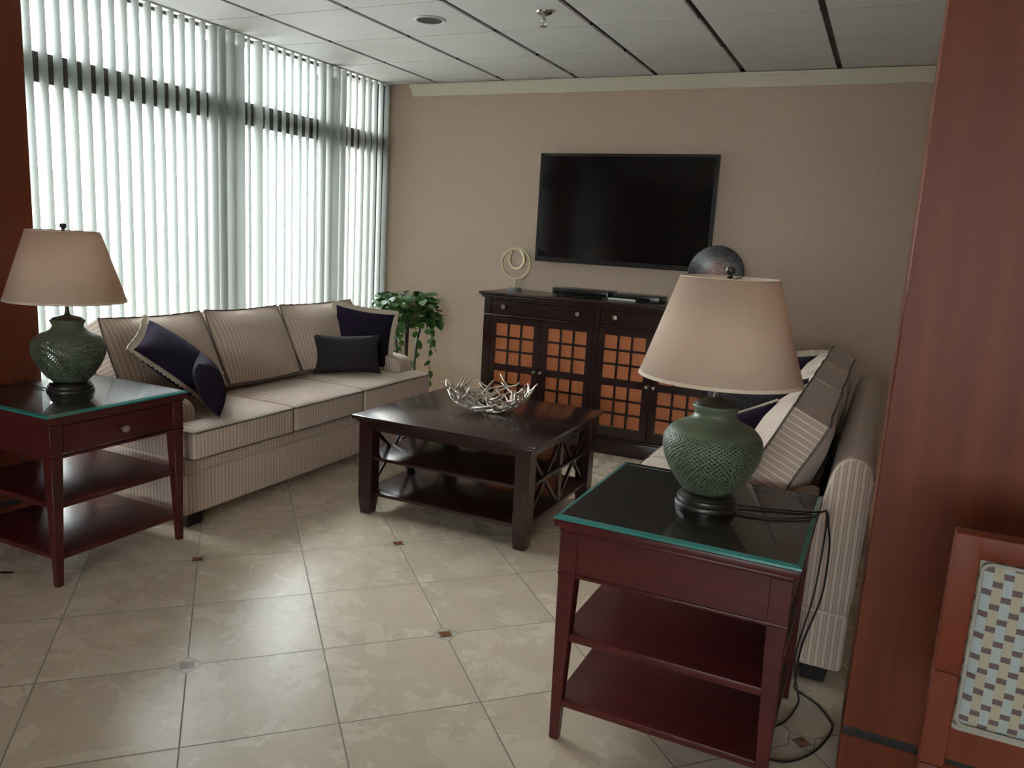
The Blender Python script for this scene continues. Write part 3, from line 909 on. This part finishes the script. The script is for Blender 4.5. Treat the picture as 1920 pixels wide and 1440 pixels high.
# ------------------------------------------------------------------ on the sideboard
ZS = 1.018
t = thing('ring_sculpture', 'gold double ring sculpture on a grey disc at the left end of the sideboard', 'sculpture', (-2.435, 5.17, ZS))
MB().lathe([(.046, 0), (.048, .004), (.048, .020), (.044, .024)], 28).build('disc_base', M['marble'], t)
b = MB(); b.box((-.010, -.008, .024), (.010, .008, .088), .002, 1)
b.build('stem', M['gold'], t)
def ring_part(cx, cz, r, tw, w, name, a0=0, a1=360):
    b = MB(); N = 48; vs = []; full = a1 - a0 >= 360
    n = N if full else N + 1
    rot = Matrix.Rotation(R(tw), 4, 'Z')
    for i in range(n):
        a = R(a0 + (a1 - a0) * i / N)
        for rr_, yy in ((r, -w), (r, w), (r - .015, w), (r - .015, -w)):
            v = rot @ Vector((rr_ * math.cos(a), yy, rr_ * math.sin(a))); vs.append((cx + v.x, v.y, cz + v.z))
    fs = []
    for i in range(N):
        j = (i + 1) % n
        for k in range(4): fs.append((4 * i + k, 4 * i + (k + 1) % 4, 4 * j + (k + 1) % 4, 4 * j + k))
    if not full: fs += [(0, 1, 2, 3), (4 * N, 4 * N + 3, 4 * N + 2, 4 * N + 1)]
    b.add(vs, fs); b.build(name, M['gold'], t)
ring_part(0, .197, .114, 8, .011, 'outer_ring')
ring_part(.008, .228, .074, -12, .010, 'inner_ring', 130, 430)

t = thing('media_box', 'black cable box on the sideboard under the television, left of the other box', 'media box', (-1.905, 5.20, ZS))
MB().box((-.205, -.10, .006), (.205, .10, .052), .004, 2).build('housing', M['black_gloss'], t)
MB().box((-.19, -.1025, .014), (.19, -.099, .034)).build('front_panel', M['tv_screen'], t)
for x in (-.17, .17):
    for y in (-.08, .08): MB().lathe([(.012, 0), (.012, .007)], 12, (x, y, 0)).build('rubber_foot', M['black'], t)
t = thing('media_player', 'low black disc player on the sideboard with white remote in front', 'media player', (-1.515, 5.225, ZS))
MB().box((-.165, -.10, .005), (.165, .10, .043), .004, 2).build('housing', M['black_gloss'], t)
MB().box((-.15, -.1022, .012), (.10, -.099, .026)).build('disc_tray', M['tv_screen'], t)
for x in (-.14, .14):
    for y in (-.08, .08): MB().lathe([(.010, 0), (.010, .006)], 12, (x, y, 0)).build('rubber_foot', M['black'], t)
t = thing('remote_control', 'slim white remote control lying in front of the black disc player', 'remote', (-1.60, 5.095, ZS), R(4))
MB().box((-.095, -.02, 0), (.095, .02, .017), .007, 3).build('shell', M['white'], t)
b = MB()
for i in range(6):
    for j in range(3): b.box((-.07 + i * .022, -.012 + j * .010, .0165), (-.058 + i * .022, -.006 + j * .010, .0185), .001, 1)
b.build('keypad', M['marble'], t)

t = thing('display_plate', 'round black mosaic plate standing on the sideboard behind the near lampshade', 'plate', (-1.028, 5.235, ZS))
mt = Matrix.Translation((0, .02, .222)) @ Matrix.Rotation(R(-10), 4, 'X')
pl = MB(); prof = [(.002, .030), (.06, .026), (.11, .014), (.150, .002), (.178, -.006), (.184, -.003), (.182, .002), (.150, .011), (.11, .023), (.06, .035), (.002, .039)]
pl.lathe(prof, 56, caps=False, mtx=Matrix.Rotation(PI / 2, 4, 'X') @ Matrix.Scale(-1, 4, (0, 0, 1)))
o = pl.build('dish', M['mosaic'], t); o.matrix_local = mt
b = MB()
for x in (-.07, .07):
    b.tube([(x, -.055, .024), (x, -.050, .006), (x, .06, .006), (x, .085, .16)], .005, 8)
b.tube([(-.07, .055, .006), (.07, .055, .006)], .005, 8); b.tube([(-.07, .078, .12), (.07, .078, .12)], .005, 8)
b.build('easel', M['black'], t)

# ------------------------------------------------------------------ television
t = thing('television', 'large black flat screen television mounted on the beige wall', 'television', (-1.727, YB - .035, 1.62))
tw, th_ = .634, .382
b = MB(); b.box((-tw, -.030, -th_), (tw, .012, th_), .005, 2)
b.build('housing', M['black_gloss'], t)
b = MB(); z0 = -th_ + .034; z1 = th_ - .020
for (x0, zz0, x1, zz1) in ((-tw, -th_, -tw + .020, th_), (tw - .020, -th_, tw, th_), (-tw, th_ - .020, tw, th_), (-tw, -th_, tw, z0)):
    b.box((x0, -.034, zz0), (x1, -.028, zz1), .0015, 1)
b.build('bezel', M['black_gloss'], t)
MB().box((-tw + .0195, -.0315, z0 - .0005), (tw - .0195, -.0295, z1 + .0005)).build('screen', M['tv_screen'], t)
MB().box((-.25, .012, -.18), (.25, .034, .18)).build('wall_mount', M['black'], t)

# ------------------------------------------------------------------ trailing plant on a stand
t = thing('trailing_plant', 'green trailing pothos in a tan pot on a thin black stand behind the sofa', 'plant', (-3.235, 5.0, 0))
rp = random.Random(21)
b = MB()
for k in range(4):
    a = 2 * PI * k / 4 + .5
    b.tube(spline([(.13 * math.cos(a), .13 * math.sin(a), 0), (.07 * math.cos(a), .07 * math.sin(a), .30), (.075 * math.cos(a), .075 * math.sin(a), .55), (.115 * math.cos(a), .115 * math.sin(a), .745)]), .009, 8)
for r_, z in ((.115, .745), (.07, .40)):
    b.tube([(r_ * math.cos(2 * PI * k / 28), r_ * math.sin(2 * PI * k / 28), z) for k in range(28)], .006, 6, closed=True)
b.lathe([(.002, .735), (.118, .735), (.118, .742), (.002, .742)], 28, caps=False)
b.build('plant_stand', M['black'], t)
MB().lathe([(.075, .743), (.095, .78), (.118, .86), (.124, .875), (.124, .895), (.113, .895), (.108, .87), (.001, .862)], 32, caps=False).build('pot', M['plant_pot'], t)
def leaf(b, pos, d, up, s):
    d = d.normalized(); sd = d.cross(up)
    if sd.length < .01: sd = d.orthogonal()
    sd.normalize(); nn = sd.cross(d)
    out = [(0, 0), (.12, .30), (.40, .44), (.68, .34), (.88, .16), (1.02, 0)]
    vs = []; m = len(out)
    for x, y in out: vs.append(pos + d * x * s + nn * (-.22 * x * x) * s)
    for sg in (1, -1):
        for x, y in out[1:-1]: vs.append(pos + d * (x - (.10 if x < .2 else 0)) * s + sd * sg * y * s + nn * (.10 * y - .22 * x * x) * s)
    fs = []
    for g in (m, m + 4):
        idx = [0] + [g + i for i in range(4)] + [5]
        for i in range(5):
            q_ = [i, i + 1, idx[i + 1], idx[i]]
            q_ = list(dict.fromkeys(q_))
            fs.append(tuple(q_) if g == m else tuple(q_[::-1]))
    b.add(vs, fs)
fol = MB()
for i in range(330):
    a = rp.uniform(0, 2 * PI); el = rp.uniform(-1.35, 1.0)
    rr_ = rp.uniform(.10 if el > -.3 else .145, .235) * (1 - .25 * max(0, el))
    if el < -.3 and math.cos(a + 2.2) > .35: el += 1.0
    pos = Vector((rr_ * math.cos(a), rr_ * math.sin(a), .845 + .085 * el + rp.uniform(-.03, .03)))
    d = Vector((math.cos(a + rp.uniform(-.8, .8)), math.sin(a + rp.uniform(-.8, .8)), rp.uniform(-.9, .55)))
    leaf(fol, pos, d, Vector((rp.uniform(-.4, .4), rp.uniform(-.4, .4), 1)), rp.uniform(.045, .085))
for i in range(40):
    a = rp.uniform(0, 2 * PI); r0 = rp.uniform(.02, .09)
    p0 = Vector((r0 * math.cos(a), r0 * math.sin(a), .87)); r1 = rp.uniform(.10, .2)
    p1 = Vector((r1 * math.cos(a), r1 * math.sin(a), rp.uniform(.88, .95)))
    fol.tube([p0, p0.lerp(p1, .5) + Vector((0, 0, .035)), p1], .0022, 5)
fol.build('foliage', M['leaf'], t, sharp=0, recalc=False)
for (a, r_, zend) in ((-.15, .24, .30), (.15, .21, .55), (-.6, .19, .27), (-1.2, .20, .50), (-2.3, .16, .42), (.9, .2, .62), (2.6, .2, .6), (-1.75, .13, .36)):
    v = MB(); pts = []
    n = 9
    for k in range(n):
        s = k / (n - 1)
        rr_ = .11 + (r_ - .11) * min(1, s * 3)
        pts.append(Vector(((rr_ + .012 * math.sin(k * 1.8)) * math.cos(a), (rr_ + .012 * math.cos(k * 2.1)) * math.sin(a), .87 + (zend - .87) * s ** 1.15)))
    v.tube(spline(pts, 4), .0022, 5)
    for k in range(2, n):
        for _ in range(2 if k < 5 else 1):
            d = Vector((rp.uniform(-1, 1), rp.uniform(-1, 1), rp.uniform(-1.2, -.1)))
            leaf(v, pts[k], d, Vector((math.cos(a), math.sin(a), .4)), rp.uniform(.04, .068))
    v.build('vine', M['leaf'], t, sharp=0, recalc=False)

# ------------------------------------------------------------------ chair in the right foreground, seen from behind
t = thing('side_chair', 'reddish wood chair with cream and purple woven back pad before the orange pillar', 'chair', (.435, 1.62, 0))
cw = M['chairwood']; hx = .262
for s in (-1, 1):
    x0, x1 = sorted((s * hx, s * (hx - .045)))
    l = MB()
    l.hexa([(x0, -.030 - .035, 0), (x1, -.030 - .035, 0), (x1, .012 - .03, 0), (x0, .012 - .03, 0)], [(x0, -.020, .44), (x1, -.020, .44), (x1, .024, .44), (x0, .024, .44)], .005, 2)
    l.hexa([(x0, -.020, .4395), (x1, -.020, .4395), (x1, .024, .4395), (x0, .024, .4395)], [(x0, -.018, .635), (x1, -.018, .635), (x1, .024, .635), (x0, .024, .635)], .0025, 1)
    l.build('rear_leg', cw, t)
b = MB()
for s in (-1, 1):
    x0, x1 = sorted((s * hx, s * (hx - .045)))
    b.box((x0, -.020, .6365), (x1, .022, .910), .003, 2)
b.box((-hx + .001, -.0195, .868), (hx - .001, .0215, .912), .003, 2)
b.box((-hx + .04, -.012, .455), (hx - .04, .018, .532), .003, 1)
b.build('back_frame', cw, t)
# back pad with welt
def pad_pts(sy, n=20):
    vs = []
    return vs
w2_, z0, z1 = hx - .040, .528, .874
pb = MB(); n = 18
def PP(u, v, s):
    k = ((1 - u ** 4) * (1 - v ** 4)) ** .5
    dent = math.exp(-(((u + 1.0) / .25) ** 2 + ((v + .42) / .16) ** 2)) * .012
    y = s * (.010 + .020 * k) - (dent if s < 0 else 0) * -1
    return (u * w2_, y + .002, (z0 + z1) / 2 + v * (z1 - z0) / 2)
U = [-1 + 2 * i / n for i in range(n + 1)]
for s in (-1, 1):
    pb.add([PP(u, v, s) for u in U for v in U], [(i * (n + 1) + j, i * (n + 1) + j + 1, (i + 1) * (n + 1) + j + 1, (i + 1) * (n + 1) + j) for i in range(n) for j in range(n)])
per = [(u, -1) for u in U[:-1]] + [(1, v) for v in U[:-1]] + [(u, 1) for u in U[:0:-1]] + [(-1, v) for v in U[:0:-1]]
N = len(per)
pb.add([PP(u, v, -1) for u, v in per] + [PP(u, v, 1) for u, v in per], [(i, (i + 1) % N, N + (i + 1) % N, N + i) for i in range(N)])
bmesh.ops.remove_doubles(pb.bm, verts=pb.bm.verts, dist=1e-5)
pb.stripe_uv(lambda f, co: (co.x, co.z))
pad = pb.build('back_pad', M['weave'], t, sharp=60)
wl_ = MB()
def rr(x0, x1, za, zb, r, y):
    out = []
    for cx, cz, a0 in ((x1 - r, za + r, -90), (x1 - r, zb - r, 0), (x0 + r, zb - r, 90), (x0 + r, za + r, 180)):
        for k in range(6):
            a = R(a0 + 90 * k / 5); out.append((cx + r * math.cos(a), y, cz + r * math.sin(a)))
    return out
wl_.tube(rr(-w2_ - .001, w2_ + .001, z0 - .001, z1 + .001, .018, -.010), .0048, 8, closed=True)
wl_.tube(rr(-w2_ + .010, w2_ - .010, z0 + .010, z1 - .010, .016, -.021), .0035, 8, closed=True)
wl_.build('welt', M['welt'], pad)
# seat and the rest of the frame, beyond the back
b = MB(); b.box((-.20, .03, .478), (.20, .45, .525), .018, 3); b.stripe_uv(lambda f, co: (co.x, co.y)); b.build('seat_pad', M['weave'], t)
b = MB(); b.box((-.196, .024, .452), (.196, .44, .480), .003, 1); b.build('seat_frame', cw, t)
for s in (-1, 1):
    x0, x1 = sorted((s * .195, s * .155)); MB().hexa([(x0 + .006, .41, 0), (x1 - .006, .41, 0), (x1 - .006, .44, 0), (x0 + .006, .44, 0)], [(x0, .40, .453), (x1, .40, .453), (x1, .442, .453), (x0, .442, .453)], .003, 1).build('front_leg', cw, t)

# small scrap on the floor by the left end table
b = MB(); b.prism([(-.030, -.006), (-.008, -.010), (.016, -.008), (.030, .002), (.012, .007), (-.012, .008), (-.026, .004)], 'Z', 0, .003, .0008, 1)
o = b.build('leaf_scrap', M['black']); o.location = (-2.96, 1.772, 0); o.rotation_euler = (0, 0, R(35))
tag(o, 'small dark scrap lying on the floor tiles beside the left end table', 'scrap')

# ------------------------------------------------------------------ camera
cam = bpy.data.cameras.new('camera'); co = bpy.data.objects.new('camera', cam); C.objects.link(co)
f_px, yaw, pitch, roll = 1469.549, .436501506, .185166671, .0570421529
cam.sensor_fit = 'HORIZONTAL'; cam.sensor_width = 36; cam.lens = f_px * 36 / 1920
cam.clip_start = .02; cam.clip_end = 200
fwd = Vector((-math.sin(yaw) * math.cos(pitch), math.cos(yaw) * math.cos(pitch), -math.sin(pitch)))
rt = Vector((math.cos(yaw), math.sin(yaw), 0)); up = rt.cross(fwd)
r2 = rt * math.cos(roll) + up * math.sin(roll); u2 = -rt * math.sin(roll) + up * math.cos(roll)
m = Matrix((r2, u2, -fwd)).transposed().to_4x4(); m.translation = (0, 0, 1.40)
co.matrix_world = m
bpy.context.scene.camera = co

# ------------------------------------------------------------------ light: overcast daylight
S = bpy.context.scene
wd = bpy.data.worlds.new('overcast_sky'); S.world = wd; wd.use_nodes = True
bg = wd.node_tree.nodes['Background']; bg.inputs[0].default_value = (.945, .975, 1.0, 1); bg.inputs[1].default_value = 20.0
S.view_settings.view_transform = 'Standard'; S.view_settings.look = 'None'; S.view_settings.gamma = 1; S.view_settings.exposure = 0
S.view_settings.use_curve_mapping = False
cy = S.cycles
cy.max_bounces = 8; cy.diffuse_bounces = 5; cy.glossy_bounces = 4; cy.transmission_bounces = 6; cy.transparent_max_bounces = 12
cy.caustics_reflective = False; cy.caustics_refractive = False; cy.sample_clamp_indirect = 6
cy.use_denoising = True
